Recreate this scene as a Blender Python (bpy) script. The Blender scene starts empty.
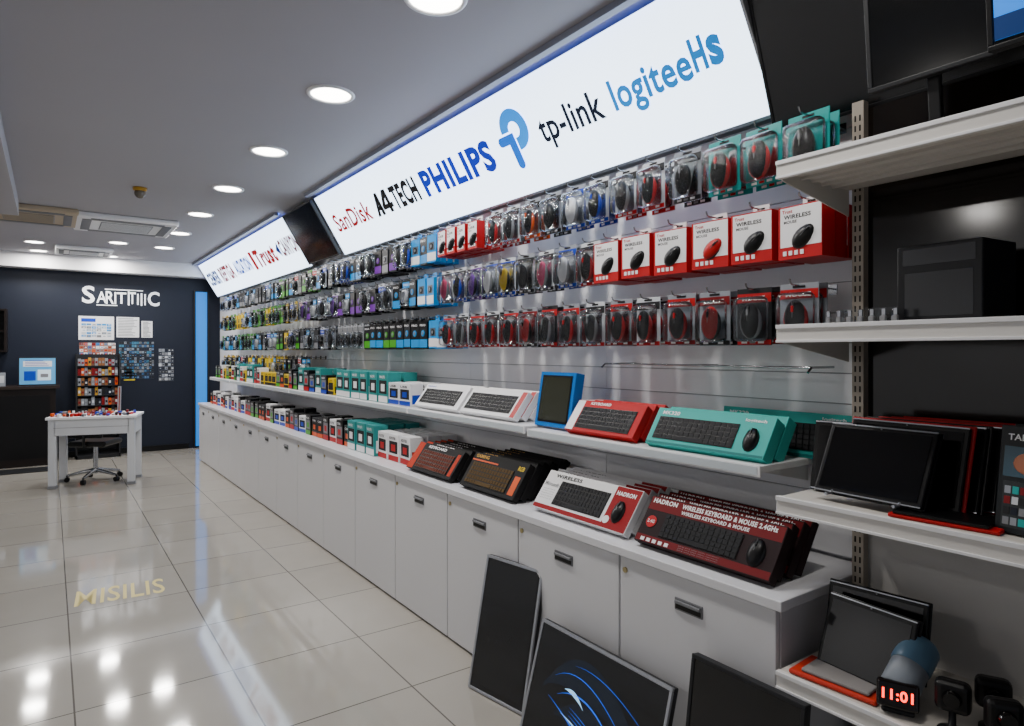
import bpy, bmesh, math, random
from mathutils import Matrix, Vector
random.seed(7)
SC=bpy.context.scene
COL=SC.collection
R=math.radians
CAMH=1.45
PROTO=[]
# ---------------- materials ----------------
def rgb(h):
    h=h.lstrip('#'); out=[]
    for i in (0,2,4):
        c=int(h[i:i+2],16)/255
        out.append(c/12.92 if c<=.04045 else ((c+.055)/1.055)**2.4)
    return (*out,1)
_M={}
def mt(hexc,rough=.45,metal=0,emit=0,alpha=1,var=.08,vs=6,coat=0):
    key=(hexc,rough,metal,emit,alpha,var,vs,coat)
    if key in _M: return _M[key]
    m=bpy.data.materials.new('mat_'+hexc.strip('#'))
    m.use_nodes=True; nt=m.node_tree; b=nt.nodes['Principled BSDF']
    b.inputs['Base Color'].default_value=rgb(hexc)
    b.inputs['Roughness'].default_value=rough
    b.inputs['Metallic'].default_value=metal
    b.inputs['Alpha'].default_value=alpha
    b.inputs['Coat Weight'].default_value=coat
    if rough>=.3 and not metal: b.inputs['Specular IOR Level'].default_value=.28
    if emit:
        b.inputs['Emission Color'].default_value=rgb(hexc)
        b.inputs['Emission Strength'].default_value=emit
    elif var:
        tc=nt.nodes.new('ShaderNodeTexCoord'); n=nt.nodes.new('ShaderNodeTexNoise')
        n.inputs['Scale'].default_value=vs
        n.inputs['Detail'].default_value=3
        mx=nt.nodes.new('ShaderNodeMix'); mx.data_type='RGBA'; mx.blend_type='MULTIPLY'
        mx.inputs['Factor'].default_value=var
        mx.inputs[6].default_value=rgb(hexc)
        nt.links.new(tc.outputs['Object'],n.inputs['Vector'])
        nt.links.new(n.outputs['Fac'],mx.inputs[7])
        nt.links.new(mx.outputs[2],b.inputs['Base Color'])
    _M[key]=m
    return m
WHITE=mt('#dcdcda',.35); WALLW=mt('#e4e4e6',.5); CEIL=mt('#a8a6ac',.7,vs=1)
BLACK=mt('#08080a',.35); GLOSSB=mt('#040405',.1,var=0); CHROME=mt('#a8aaae',.2,1)
DGREY=mt('#1c1d20',.45); GREY=mt('#7a7c80',.4); SILVER=mt('#a6a9af',.3,.8)
RED=mt('#b00610',.45); TEAL=mt('#129a96',.35); CYAN=mt('#0a8cd4',.35); NAVY=mt('#131a29',.5)
YEL=mt('#d8b800',.4); GREEN=mt('#3f9a10',.4); ORNG=mt('#d04e0a',.45); PURP=mt('#6a2a96',.4); PINK=mt('#c83a6a',.4)
PWHITE=mt('#eaeaec',.35); BLUE=mt('#0a3ab0',.4)
GOLD=mt('#b88a2a',.4)
sh=bpy.data.materials.new('clear_blister_plastic'); sh.use_nodes=True; nt=sh.node_tree
nt.nodes.remove(nt.nodes['Principled BSDF']); out=nt.nodes['Material Output']
a_=nt.nodes.new('ShaderNodeBsdfTransparent'); a_.inputs[0].default_value=(.96,.98,.99,1)
g_=nt.nodes.new('ShaderNodeBsdfGlossy'); g_.inputs['Roughness'].default_value=.1; g_.inputs[0].default_value=(.95,.97,1,1)
lw=nt.nodes.new('ShaderNodeLayerWeight'); lw.inputs[0].default_value=.3
ms=nt.nodes.new('ShaderNodeMixShader'); nz=nt.nodes.new('ShaderNodeTexNoise'); nz.inputs['Scale'].default_value=30
bp=nt.nodes.new('ShaderNodeBump'); bp.inputs['Strength'].default_value=.35; bp.inputs['Distance'].default_value=.005
nt.links.new(nz.outputs['Fac'],bp.inputs['Height']); nt.links.new(bp.outputs[0],g_.inputs['Normal'])
nt.links.new(lw.outputs['Fresnel'],ms.inputs[0]); nt.links.new(a_.outputs[0],ms.inputs[1]); nt.links.new(g_.outputs[0],ms.inputs[2]); nt.links.new(ms.outputs[0],out.inputs[0])
SHELL=sh
# ---------------- mesh builder ----------------
_T={}
def textmesh(body,bold):
    k=(body,bold)
    if k in _T: return _T[k]
    cu=bpy.data.curves.new('t','FONT'); cu.body=body; cu.offset=bold; cu.resolution_u=3; cu.space_character=1+bold*2.4
    ob=bpy.data.objects.new('t',cu); COL.objects.link(ob)
    dg=bpy.context.evaluated_depsgraph_get()
    me=ob.evaluated_get(dg).to_mesh()
    vs=[v.co.copy() for v in me.vertices]; fs=[tuple(p.vertices) for p in me.polygons]
    ob.evaluated_get(dg).to_mesh_clear()
    bpy.data.objects.remove(ob); bpy.data.curves.remove(cu)
    _T[k]=(vs,fs); return _T[k]
class MB:
    def __init__(s): s.v=[];s.f=[];s.m=[];s.s=[];s.mats=[]
    def add(s,vs,fs,mat,mx=None,smooth=False):
        o=len(s.v)
        if mat not in s.mats: s.mats.append(mat)
        i=s.mats.index(mat)
        for v in vs:
            v=Vector(v); s.v.append(tuple(mx@v) if mx else tuple(v))
        for f in fs:
            s.f.append(tuple(a+o for a in f)); s.m.append(i); s.s.append(smooth)
        return s
    def box(s,x0,x1,y0,y1,z0,z1,mat,bev=0,seg=2,mx=None,smooth=False):
        if bev:
            bm=bmesh.new(); bmesh.ops.create_cube(bm,size=1)
            for v in bm.verts:
                v.co=Vector(((x0+x1)/2+v.co.x*(x1-x0),(y0+y1)/2+v.co.y*(y1-y0),(z0+z1)/2+v.co.z*(z1-z0)))
            bmesh.ops.bevel(bm,geom=bm.edges[:],offset=bev,segments=seg,affect='EDGES',profile=.5)
            bm.verts.ensure_lookup_table(); bm.verts.index_update()
            vs=[v.co.copy() for v in bm.verts]; fs=[tuple(v.index for v in f.verts) for f in bm.faces]
            bm.free(); return s.add(vs,fs,mat,mx,smooth)
        vs=[(x,y,z) for x in(x0,x1) for y in(y0,y1) for z in(z0,z1)]
        fs=[(0,1,3,2),(4,6,7,5),(0,4,5,1),(2,3,7,6),(0,2,6,4),(1,5,7,3)]
        return s.add(vs,fs,mat,mx)
    def tube(s,pts,r,mat,n=8,mx=None):
        pts=[Vector(p) for p in pts]; rs=r if isinstance(r,(list,tuple)) else [r]*len(pts)
        vs=[];fs=[]
        for i,p in enumerate(pts):
            a=pts[max(i-1,0)]; b=pts[min(i+1,len(pts)-1)]
            d=(b-a).normalized(); u=d.orthogonal().normalized() if i==0 else (u-d*u.dot(d)).normalized()
            w=d.cross(u)
            for k in range(n):
                t=2*math.pi*k/n; vs.append(p+u*math.cos(t)*rs[i]+w*math.sin(t)*rs[i])
        for i in range(len(pts)-1):
            for k in range(n):
                a=i*n+k;b=i*n+(k+1)%n; fs.append((a,b,b+n,a+n))
        s.add(vs,fs,mat,mx,True)
        e0=vs[:n]; e1=vs[-n:]
        s.add(e0,[tuple(range(n))[::-1]],mat,mx); s.add(e1,[tuple(range(n))],mat,mx)
        return s
    def lathe(s,prof,mat,c=(0,0,0),n=24,mx=None):
        vs=[];fs=[]
        for r,z in prof:
            for k in range(n):
                t=2*math.pi*k/n; vs.append((c[0]+r*math.cos(t),c[1]+r*math.sin(t),c[2]+z))
        for i in range(len(prof)-1):
            for k in range(n):
                a=i*n+k;b=i*n+(k+1)%n; fs.append((a,b,b+n,a+n))
        return s.add(vs,fs,mat,mx,True)
    def ell(s,c,r,mat,n=14,m=8,mx=None,flat=None):
        vs=[];fs=[]
        for i in range(m+1):
            ph=math.pi*i/m
            for k in range(n):
                t=2*math.pi*k/n
                vs.append((c[0]+r[0]*math.sin(ph)*math.cos(t),c[1]+r[1]*math.sin(ph)*math.sin(t),c[2]+r[2]*math.cos(ph)))
        for i in range(m):
            for k in range(n):
                a=i*n+k;b=i*n+(k+1)%n; fs.append((a,a+n,b+n,b))
        return s.add(vs,fs,mat,mx,True)
    def text(s,body,x,z,w,h,y,mat,bold=.01,mx=None,center=False,thick=0):
        vs,fs=textmesh(body,bold)
        if not vs: return s
        xs=[v.x for v in vs]; ys=[v.y for v in vs]
        x0,x1,y0,y1=min(xs),max(xs),min(ys),max(ys)
        sx=w/max(x1-x0,1e-6); sz=h/max(y1-y0,1e-6)
        if center: x-=w/2; z-=h/2
        out=[(x+(v.x-x0)*sx, y, z+(v.y-y0)*sz) for v in vs]
        return s.add(out,fs,mat,mx)
    def mesh(s,name='m'):
        me=bpy.data.meshes.new(name); me.from_pydata(s.v,[],s.f)
        for m in s.mats: me.materials.append(m)
        me.polygons.foreach_set('material_index',s.m)
        me.polygons.foreach_set('use_smooth',s.s); me.update()
        return me
def ob(name,mb=None,parent=None,mx=None,label=None,cat=None,group=None,kind=None,link=True):
    me=None if mb is None else (mb if isinstance(mb,bpy.types.Mesh) else mb.mesh(name))
    o=bpy.data.objects.new(name,me)
    if me is None: o.empty_display_size=.05
    if mx is not None:
        o.matrix_basis=mx
    if parent: o.parent=parent
    if label:o['label']=label
    if cat:o['category']=cat
    if group:o['group']=group
    if kind:o['kind']=kind
    if link: COL.objects.link(o)
    else: PROTO.append(o)
    return o
def T(x,y,z): return Matrix.Translation((x,y,z))
def RX(a): return Matrix.Rotation(R(a),4,'X')
def RY(a): return Matrix.Rotation(R(a),4,'Y')
def RZ(a): return Matrix.Rotation(R(a),4,'Z')
W90=RZ(-90)
def dup(p,mx,label=None,group=None,parts=True):
    o=p.copy(); o.matrix_basis=mx; COL.objects.link(o)
    if label:o['label']=label
    if group:o['group']=group
    def rec(src,dst):
        for c in src.children:
            k=c.copy(); k.parent=dst; COL.objects.link(k); rec(c,k)
    if parts: rec(p,o)
    return o
# ---------------- setting ----------------
WX=2.14; BY=10.8; CZ=2.75
fm=bpy.data.materials.new('floor_tiles'); fm.use_nodes=True; nt=fm.node_tree; b=nt.nodes['Principled BSDF']
tc=nt.nodes.new('ShaderNodeTexCoord'); mp=nt.nodes.new('ShaderNodeMapping'); mp.inputs['Location'].default_value=(-.08+.6*10,.6*10-.15,0)
bt=nt.nodes.new('ShaderNodeTexBrick'); bt.offset=0; bt.squash=1
bt.inputs['Scale'].default_value=1; bt.inputs['Brick Width'].default_value=.6; bt.inputs['Row Height'].default_value=.6
bt.inputs['Mortar Size'].default_value=.0035; bt.inputs['Mortar Smooth'].default_value=.1
bt.inputs['Color1'].default_value=rgb('#a5a097'); bt.inputs['Color2'].default_value=rgb('#9f9a91'); bt.inputs['Mortar'].default_value=rgb('#5e5a54')
no=nt.nodes.new('ShaderNodeTexNoise'); no.inputs['Scale'].default_value=3
mx=nt.nodes.new('ShaderNodeMix'); mx.data_type='RGBA'; mx.blend_type='MULTIPLY'; mx.inputs['Factor'].default_value=.15
nt.links.new(tc.outputs['Object'],mp.inputs[0]); nt.links.new(mp.outputs[0],bt.inputs['Vector']); nt.links.new(tc.outputs['Object'],no.inputs['Vector'])
nt.links.new(bt.outputs['Color'],mx.inputs[6]); nt.links.new(no.outputs['Fac'],mx.inputs[7]); nt.links.new(mx.outputs[2],b.inputs['Base Color'])
b.inputs['Roughness'].default_value=.07; b.inputs['Specular IOR Level'].default_value=.6
ob('floor',MB().box(-3,2.3,-2,11,-.1,0,fm),kind='structure')
ob('ceiling',MB().box(-3,2.3,-2,11,CZ,CZ+.1,CEIL),kind='structure')
ob('wall_right',MB().box(WX,WX+.15,-2,11,0,CZ,WALLW),kind='structure')
ob('wall_back',MB().box(-3,WX,BY,BY+.15,0,CZ,NAVY),kind='structure')
ob('wall_left',MB().box(-3.15,-3,-2,11,0,CZ,WALLW),kind='structure')
ob('trim_1',MB().box(-3,WX,BY-.25,BY,2.56,CZ,WALLW),kind='structure')
ob('trim_2',MB().box(-3,-.22,-1,7.0,2.62,CZ,CEIL),kind='structure')
ob('baseboard_back',MB().box(-3,1.7,BY-.015,BY,0,.08,BLACK),kind='structure')
# slat wall panels
y=1.02;i=0
while y<9.6:
    m=MB(); y1=min(y+1.2,9.6)
    m.box(WX-.012,WX,y+.0005,y1-.0005,.78,2.3,mt('#a4a5aa',.6))
    z=.78
    while z<2.28:
        m.box(WX-.022,WX-.010,y+.001,y1-.001,z+.002,z+.098,mt('#f0f0f3',.4)); z+=.1
    ob('slatwall_panel',m,label='white slatted display wall panel with horizontal grooves',cat='wall panel',group='white slatwall panels')
    y+=1.2
# ---------------- camera ----------------
cd=bpy.data.cameras.new('cam'); cam=bpy.data.objects.new('camera',cd); COL.objects.link(cam)
cam.location=(0,0,CAMH); cam.rotation_euler=(R(90),0,R(-35.4)); cd.sensor_width=36; cd.lens=36*650/1024; cd.shift_y=-11/1024; cd.clip_start=.02
SC.camera=cam
# ---------------- lights ----------------
w=bpy.data.worlds.new('w'); SC.world=w; w.use_nodes=True
w.node_tree.nodes['Background'].inputs[0].default_value=rgb('#d4dae6'); w.node_tree.nodes['Background'].inputs[1].default_value=.34
LAMP=mt('#fffaf2',emit=16)
dl=[(1.154,.95),(1.154,2.11),(1.154,3.2),(1.154,4.34),(1.154,5.52),(1.154,6.7),(1.154,7.9),(1.154,9.1),(.66,9.0),(-.15,9.5),(-.12,10.3),(.66,10.35),(-2.2,2.1),(-2.2,4.4)]
for (x,y) in dl:
    r=.108 if x>1 else .1; zz=CZ if not(x<-.3) else 2.62
    o=ob('downlight',None,mx=T(x,y,zz),label='round white recessed ceiling downlight, switched on',cat='ceiling light',group='recessed ceiling downlights')
    ob('trim_ring',MB().lathe([(r*.9,0),(r*.92,-.008),(r*1.06,-.008),(r*1.1,-.002),(r*1.1,0)],PWHITE,n=40),o)
    ob('lamp_disc',MB().lathe([(0,-.003),(r*.9,-.003)],LAMP,n=40),o)
    ld=bpy.data.lights.new('downlight_lamp','AREA'); ld.shape='DISK'; ld.size=.2; ld.energy=17 if y>1.5 else 10; ld.color=(1,.96,.91)
    lo=bpy.data.objects.new('downlight_lamp',ld); COL.objects.link(lo); lo.parent=o; lo.location=(0,0,-.02)
# ---------------- light box signs ----------------
def signmx(Y): 
    m=Matrix(((0,.857,-.514,2.05),(-1,0,0,Y),(0,.514,.857,2.28),(0,0,0,1))); return m
SIGNE=mt('#d6eaff',emit=4.2)
def sign(Y,L,items,label):
    o=ob('lightbox_sign',None,mx=signmx(Y),label=label,cat='sign')
    ob('housing',MB().box(0,L,.004,.05,0,.515,mt('#c8ccd2',.4,.3)).box(-.01,0,-.004,.05,-.01,.52,SILVER).box(L,L+.01,-.004,.05,-.01,.52,SILVER).box(-.01,L+.01,-.006,.05,-.012,0,SILVER),o)
    ob('face_panel',MB().box(.0,L,0,.004,.0,.515,SIGNE),o)
    for it in items:
        m=MB(); it(m); ob('lettering',m,o)
    return o
def tx(s,Ya,Yb,h,col,bold=.01,Y0=5.34,zc=.26,em=.35):
    mm=mt(col,.8,emit=em)
    return lambda m:m.text(s,Y0-Ya,zc-h/2,Ya-Yb,h,-.004,mm,bold)
def plogo(m):
    c1=mt('#0094f8',.8,emit=.55); c2=mt('#0070e8',.8,emit=.45)
    cx=5.34-2.63; cz=.325; n=32; S=.88
    def ring(r0,r1,a0,a1,col,y=-.004):
        vs=[];fs=[]
        for k in range(n+1):
            a=R(a0+(a1-a0)*k/n); vs+= [(cx+S*r0*math.cos(a),y,cz+S*r0*math.sin(a)),(cx+S*r1*math.cos(a),y,cz+S*r1*math.sin(a))]
        for k in range(n): fs.append((2*k,2*k+1,2*k+3,2*k+2))
        m.add(vs,fs,col)
    def bx(a,b_,c,d,mat): m.box(cx+S*a,cx+S*b_,-.0045,-.003,cz+S*c,cz+S*d,mat)
    ring(.046,.118,-90,180,c1)
    bx(-.012,.002,-.118,-.046,c1)
    bx(-.15,-.085,-.068,-.012,c2); bx(-.085,-.024,-.19,-.012,c2)
    m.tube([(cx-.0545*S,-.0046,cz-.19*S),(cx-.0545*S,-.003,cz-.19*S)],.0305*S,c2,20)
    m.tube([(cx-.15*S,-.0046,cz-.04*S),(cx-.15*S,-.003,cz-.04*S)],.028*S,c2,20)
TCY='#0084d8'; KK='#08080c'
def atech(m):
    mm=mt(KK,.8,emit=.05); x0=5.34-4.42
    def poly(p): m.add([(x0+a,-.004,.18+b_) for a,b_ in p],[tuple(range(len(p)))],mm)
    poly([(0,0),(.045,0),(.12,.165),(.085,.165)]); poly([(.08,0),(.125,0),(.125,.165),(.08,.165)])
    poly([(.03,.04),(.11,.04),(.11,.07),(.045,.07)])
    poly([(.13,.06),(.205,.165),(.255,.165),(.18,.06)]); poly([(.13,.03),(.29,.03),(.29,.065),(.13,.065)]); poly([(.215,0),(.26,0),(.26,.165),(.215,.165)])
sign(5.34,4.03,[tx('SanDisk',5.2,4.5,.15,'#b00610',.02,em=.2),atech,tx('TECH',4.11,3.74,.165,KK,.045,em=.05),tx('PHILIPS',3.66,2.87,.17,'#0a2ab0',.045,em=.5),plogo,
   tx('tp-link',2.46,2.03,.17,'#0c1a30',.018,zc=.25,em=.1),tx('logitee',1.97,1.56,.165,TCY,.025,em=.45,zc=.255),tx('H',1.55,1.49,.12,TCY,.045,em=.45,zc=.285),tx('s',1.48,1.42,.105,TCY,.045,em=.45,zc=.275)],'long illuminated white lightbox fascia with coloured brand lettering')
S2=10.5
sign(S2,4.32,[tx('CEMER',10.4,9.7,.2,'#062a80',.05,S2,em=.1),tx('REFTGA',9.6,8.85,.21,'#8c0610',.05,S2,em=.1),tx('AUZATION',8.75,8.0,.18,'#0640a8',.05,S2,em=.2),
  lambda m:m.box(S2-7.9,S2-7.8,-.005,-.003,.15,.37,mt('#b00610',.8,emit=.2)),tx('Trust',7.74,6.98,.21,'#b00610',.05,S2,em=.2),
  lambda m:m.add([(S2-6.92,-.004,.26),(S2-6.80,-.004,.34),(S2-6.80,-.004,.18)],[(0,1,2)],mt('#062a80',.8,emit=.1)),tx('CANYON',6.77,6.22,.18,'#6c0610',.05,S2,em=.1)],'shorter illuminated white lightbox fascia with brand lettering')
ledb=mt('#2a60ff',emit=7)
for (a,b_) in ((1.3,5.34),(6.2,10.5)):
    ob('light_strip',MB().box(1.70,1.735,a,b_,CZ-.03,CZ-.001,mt('#9094a4',.4)).box(1.735,1.74,a,b_,CZ-.022,CZ-.006,ledb),label='slim strip casting blue light above the lightbox',cat='light strip')
ob('glowing_wall_panel',MB().box(1.79,1.95,BY-.03,BY-.001,.03,2.36,mt('#1078d0',emit=.8)).box(1.765,1.79,BY-.045,BY-.001,.02,2.38,DGREY).box(1.95,1.975,BY-.045,BY-.001,.02,2.38,DGREY),label='tall glowing blue vertical light panel on the navy wall',cat='wall panel')
# ---------------- cabinets ----------------
FX=1.638; CH=.767
DOORM=mt('#d0d0d3',.3,vs=2,var=.05)
pc=ob('cabinet',None,label='white floor cabinet with one door and slot handle',cat='cabinet',group='white base cabinets under counter',link=False)
m=MB().box(0,.61,.02,.49,.0,CH-.03,mt('#c2c2c6',.4)); ob('body',m,pc,link=False)
d=ob('door',MB().box(.004,.606,0,.019,.012,CH-.034,DOORM,.003),pc,link=False)
h=ob('handle',MB().box(.25,.36,-.004,.001,.625,.665,mt('#77787c',.35,.6),.003).box(.256,.354,-.0055,-.003,.631,.645,BLACK).box(.256,.354,-.012,-.004,.648,.658,GREY,.002),d,link=False)
ob('lock',MB().tube([(.03,-.005,.69),(.03,.002,.69)],.010,mt('#a89a70',.3,.8),12),d,link=False)
for k in range(14):
    yy=1.04+.61*(k+1)
    dup(pc,T(FX,yy,0)@W90)
ob('countertop',MB().box(FX-.012,WX-.002,1.02,9.6,CH-.03,CH,mt('#dadade',.25,vs=2),.003),label='long continuous white laminate countertop over base cabinets',cat='countertop')
# ---------------- slatwall shelves ----------------
def shelf(Y0,Y1,Z,X0=1.77):
    o=ob('wall_shelf',None,mx=T(X0,Y1,Z)@W90,label='white steel wall shelf with price rail on front edge',cat='shelf',group='white wall shelves above counter')
    L=Y1-Y0-.01; Dp=WX-.024-X0
    ob('board',MB().box(0,L,.006,Dp,-.022,0,mt('#dededf',.35),.002),o)
    ob('price_rail',MB().box(0,L,-.002,.006,-.035,.002,PWHITE,.002).box(.01,L-.01,-.004,-.002,-.028,-.004,mt('#c3ccd2',.2)),o)
    for x in (.03,L-.05):
        m=MB(); m.add([(x,.03,-.022),(x,Dp,-.022),(x,Dp,-.09),(x+.004,.03,-.022),(x+.004,Dp,-.022),(x+.004,Dp,-.09)],[(0,1,2),(3,5,4),(0,3,4,1),(1,4,5,2),(0,2,5,3)],WHITE)
        ob('bracket',m,o)
shelf(1.17,2.37,1.10)
yy=2.38
while yy<9.4:
    shelf(yy,yy+1.2,1.11); yy+=1.2
m=MB(); m.tube([(1.95,1.12,1.40),(1.95,2.05,1.40)],.004,CHROME)
for y in (1.14,1.6,2.03): m.tube([(1.95,y,1.40),(WX-.022,y,1.40)],.004,CHROME)
for y in (1.12,2.05): m.tube([(1.95,y,1.40),(1.93,y,1.385)],.004,CHROME)
ob('display_rail',m,label='thin chrome display rail on the slatted wall',cat='rail')
# ---------------- hanging packs ----------------
def mousemesh(m,c,s,col,accent=None,mx=None):
    m.ell(c,(.031*s,.019*s,.052*s),col,mx=mx)
    m.box(c[0]-.0035*s,c[0]+.0035*s,c[1]-.0205*s,c[1]-.012*s,c[2]+.016*s,c[2]+.034*s,accent or GREY,.001,1,mx=mx)
    m.box(c[0]-.0006*s,c[0]+.0006*s,c[1]-.0195*s,c[1]-.01*s,c[2]+.0*s,c[2]+.045*s,GREY,mx=mx)
    if accent:
        m.ell((c[0],c[1]+.003*s,c[2]-.004*s),(.036*s,.0155*s,.05*s),accent,mx=mx)
def pack_mouse(card,col,accent,label,txt='',head=None,foot=None,w=.062,s=1.12):
    o=ob('mouse_pack',None,label=label,cat='packaged mouse',link=False)
    m=MB().box(-w,w,-.003,0,-.19,-.0,card,.0012,1)
    m.box(-.02,.02,-.0045,-.002,-.014,-.007,BLACK)
    if head: m.box(-w+.002,w-.002,-.0045,-.002,-.048,-.018,head)
    if txt: m.text(txt,-.042,-.041,.08,.014,-.005,PWHITE if head else BLACK,.02)
    m.box(-w+.002,w-.002,-.0045,-.002,-.188,-.172,foot or head or GREY)
    for k in range(3): m.box(-.045+.03*k,-.025+.03*k,-.0055,-.004,-.184,-.176,PWHITE if k!=1 else (accent or GREY))
    ob('backing_card',m,o,link=False)
    ob('plastic_shell',MB().box(-w+.004,w-.004,-.05,-.004,-.178,-.03,SHELL,.018,3,smooth=True),o,link=False)
    mm=MB(); mousemesh(mm,(0,-.028,-.110),s,col,accent); ob('mouse',mm,o,link=False)
    return o
def pack_box(body,panel,col,label,t1='WIRELESS',t2='MOUSE',w=.15,h=.165,dd=.062,txc=None):
    o=ob('boxed_mouse',None,label=label,cat='boxed mouse',link=False)
    m=MB().box(-w/2,w/2,-dd,0,-h-.02,-.02,body)
    m.box(-w/2+.008,w/2-.002,-dd-.001,-dd,-h+.018,-.024,panel)
    m.text('Trust',-w*.40,-.042,w*.24,.011,-dd-.0015,RED,.03)
    m.text(t1,-w*.36,-.06,w*.62,.013,-dd-.0015,txc or BLACK,.03); m.text(t2,-w*.36,-.074,w*.3,.009,-dd-.0015,txc or BLACK,.02)
    for k in range(4): m.box(-w*.38+k*.02,-w*.38+k*.02+.012,-dd-.002,-dd-.0005,-h-.008,-h+.006,PWHITE)
    mousemesh(m,(.016,-dd,-.106),.85,col,mt('#2c2d30',.3),mx=T(0,-dd,-.108)@RY(50)@T(-0,dd,.108))
    ob('carton',m,o,link=False)
    ob('hang_tab',MB().box(-.03,.03,-.003,-.001,-.02,.012,panel).box(-.014,.014,-.004,-.002,-.004,.002,BLACK),o,link=False)
    return o
def pack_cable(card,col,label,txt=''):
    o=ob('cable_pack',None,label=label,cat='packaged cable',link=False)
    m=MB().box(-.045,.045,-.003,0,-.19,0,card).box(-.016,.016,-.0045,-.002,-.014,-.008,BLACK).box(-.045,.045,-.005,-.002,-.06,-.022,col)
    if txt: m.text(txt,-.036,-.047,.07,.014,-.0055,PWHITE,.02)
    ob('backing_card',m,o,link=False)
    n=26; pts=[(.03*math.cos(k*6.283*3/n),-.01-.018*k/n,-.118+.04*math.sin(k*6.283*3/n)) for k in range(n+1)]
    ob('cable',MB().tube(pts,.0055,BLACK if card!=BLACK else PWHITE,6).box(-.01,.01,-.03,-.014,-.17,-.145,CHROME,.002),o,link=False)
    ob('plastic_shell',MB().box(-.042,.042,-.036,-.004,-.18,-.065,SHELL,.008,1),o,link=False)
    return o
def pack_pouch(body,acc,label,txt='',w=.1,h=.17,dd=.035):
    o=ob('accessory_box',None,label=label,cat='boxed accessory',link=False)
    m=MB().box(-w/2,w/2,-dd,0,-h-.02,-.02,body).box(-w/2,w/2,-dd-.001,-dd,-h-.01,-h*.76,acc).box(-w*.34,w*.34,-dd-.0012,-dd,-h*.68,-.066,mt('#5a5e66',.3) if body!=BLACK else DGREY)
    m.tube([(0,-dd,-.092),(0,-dd-.004,-.092)],w*.2,acc if body==BLACK else BLACK,12).tube([(0,-dd-.004,-.092),(0,-dd-.006,-.092)],w*.1,GREY,10)
    if txt: m.text(txt,-w*.4,-.048,w*.7,.014,-dd-.002,PWHITE if body!=PWHITE else BLACK,.02)
    ob('carton',m,o,link=False)
    ob('hang_tab',MB().box(-.025,.025,-.003,-.001,-.02,.012,body).box(-.012,.012,-.004,-.002,-.004,.002,GREY),o,link=False)
    return o
LW=mt('#c6cad0',.35); LG=mt('#8b9098',.35); DR=mt('#78060e',.4)
MT=pack_mouse(TEAL,BLACK,RED,'broad teal blister pack with red mouse','',TEAL,w=.07,s=1.2)
MT2=pack_mouse(TEAL,BLACK,None,'broad teal blister pack with black mouse','',TEAL,w=.07,s=1.2)
MK=pack_mouse(LG,BLACK,None,'clear blister pack with black mouse','OPTICAL',DGREY)
MK2=pack_mouse(LW,DGREY,GREY,'clear blister pack with grey mouse','MOUSE',DGREY,RED)
MR=pack_mouse(LW,BLACK,RED,'clear blister pack with black and red mouse','MOUSE',DGREY,RED)
MBl=pack_mouse(LW,BLACK,BLUE,'clear blister pack with black and blue mouse','MOUSE',DGREY,BLUE)
MO=pack_mouse(LG,BLACK,ORNG,'clear blister pack with black and orange mouse','MOUSE',BLACK,ORNG)
MW=pack_mouse(LG,PWHITE,GREY,'clear blister pack with white mouse','MOUSE',BLUE)
MPK=pack_mouse(LW,PINK,GREY,'clear blister pack with pink mouse','MOUSE',DGREY)
MP=pack_mouse(LW,PURP,BLACK,'clear blister pack with purple mouse','MOUSE',PURP)
MY=pack_mouse(LW,YEL,BLACK,'clear blister pack with yellow mouse','MOUSE',BLUE)
MRR=pack_mouse(LG,BLACK,RED,'red and grey blister pack with black mouse','MOUSE',RED,DR)
MRK=pack_mouse(DGREY,BLACK,GREY,'dark and red blister pack with black mouse','MOUSE',RED,RED)
MRR2=pack_mouse(LG,RED,BLACK,'grey blister pack with glossy red mouse','MOUSE',DR,BLACK)
BR=pack_box(RED,PWHITE,BLACK,'red and white carton with wireless mouse picture')
BR2=pack_box(RED,PWHITE,RED,'red and white carton picturing a red mouse')
BS=pack_box(RED,PWHITE,BLACK,'small red and white boxed accessory','USB','2.0',.1,.15,.05)
CK=pack_cable(BLACK,CYAN,'black hanging cable pack with cyan band','CABLE'); CG=pack_cable(GREEN,BLACK,'green hanging cable pack','HDMI'); CY=pack_cable(YEL,BLACK,'yellow hanging cable pack','USB')
CW=pack_cable(LW,BLUE,'pale hanging cable pack with blue band','CABLE'); CR=pack_cable(LW,RED,'pale hanging cable pack with red band','CABLE'); CS=pack_cable(mt('#aeb2b8',.3),GREY,'silver hanging cable pack')
PK=pack_pouch(BLACK,CYAN,'black carton with cyan stripe on a hook','PRO'); PC=pack_pouch(CYAN,PWHITE,'cyan hanging accessory carton',''); PG=pack_pouch(BLACK,GREEN,'black carton with green stripe on a hook','MAX'); PY=pack_pouch(YEL,BLACK,'yellow hanging accessory carton','')
PW=pack_pouch(PWHITE,BLUE,'white hanging accessory carton with blue stripe',''); PP=pack_pouch(BLACK,PURP,'black carton with purple stripe on a hook',''); PGR=pack_pouch(DGREY,GREY,'dark grey hanging accessory carton','')
hk=ob('wall_hook',MB().tube([(0,0,0),(0,-.24,0),(0,-.25,.004),(0,-.255,.016)],.0028,CHROME,6).box(-.014,.014,-.004,0,-.02,.014,CHROME),label='chrome wire display hook on slatted wall',cat='hook',group='chrome slatwall hooks',link=False)
GRP=['packs hanging in the top row','packs hanging in the middle row','packs hanging in the third row','packs hanging in the lowest row']
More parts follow.
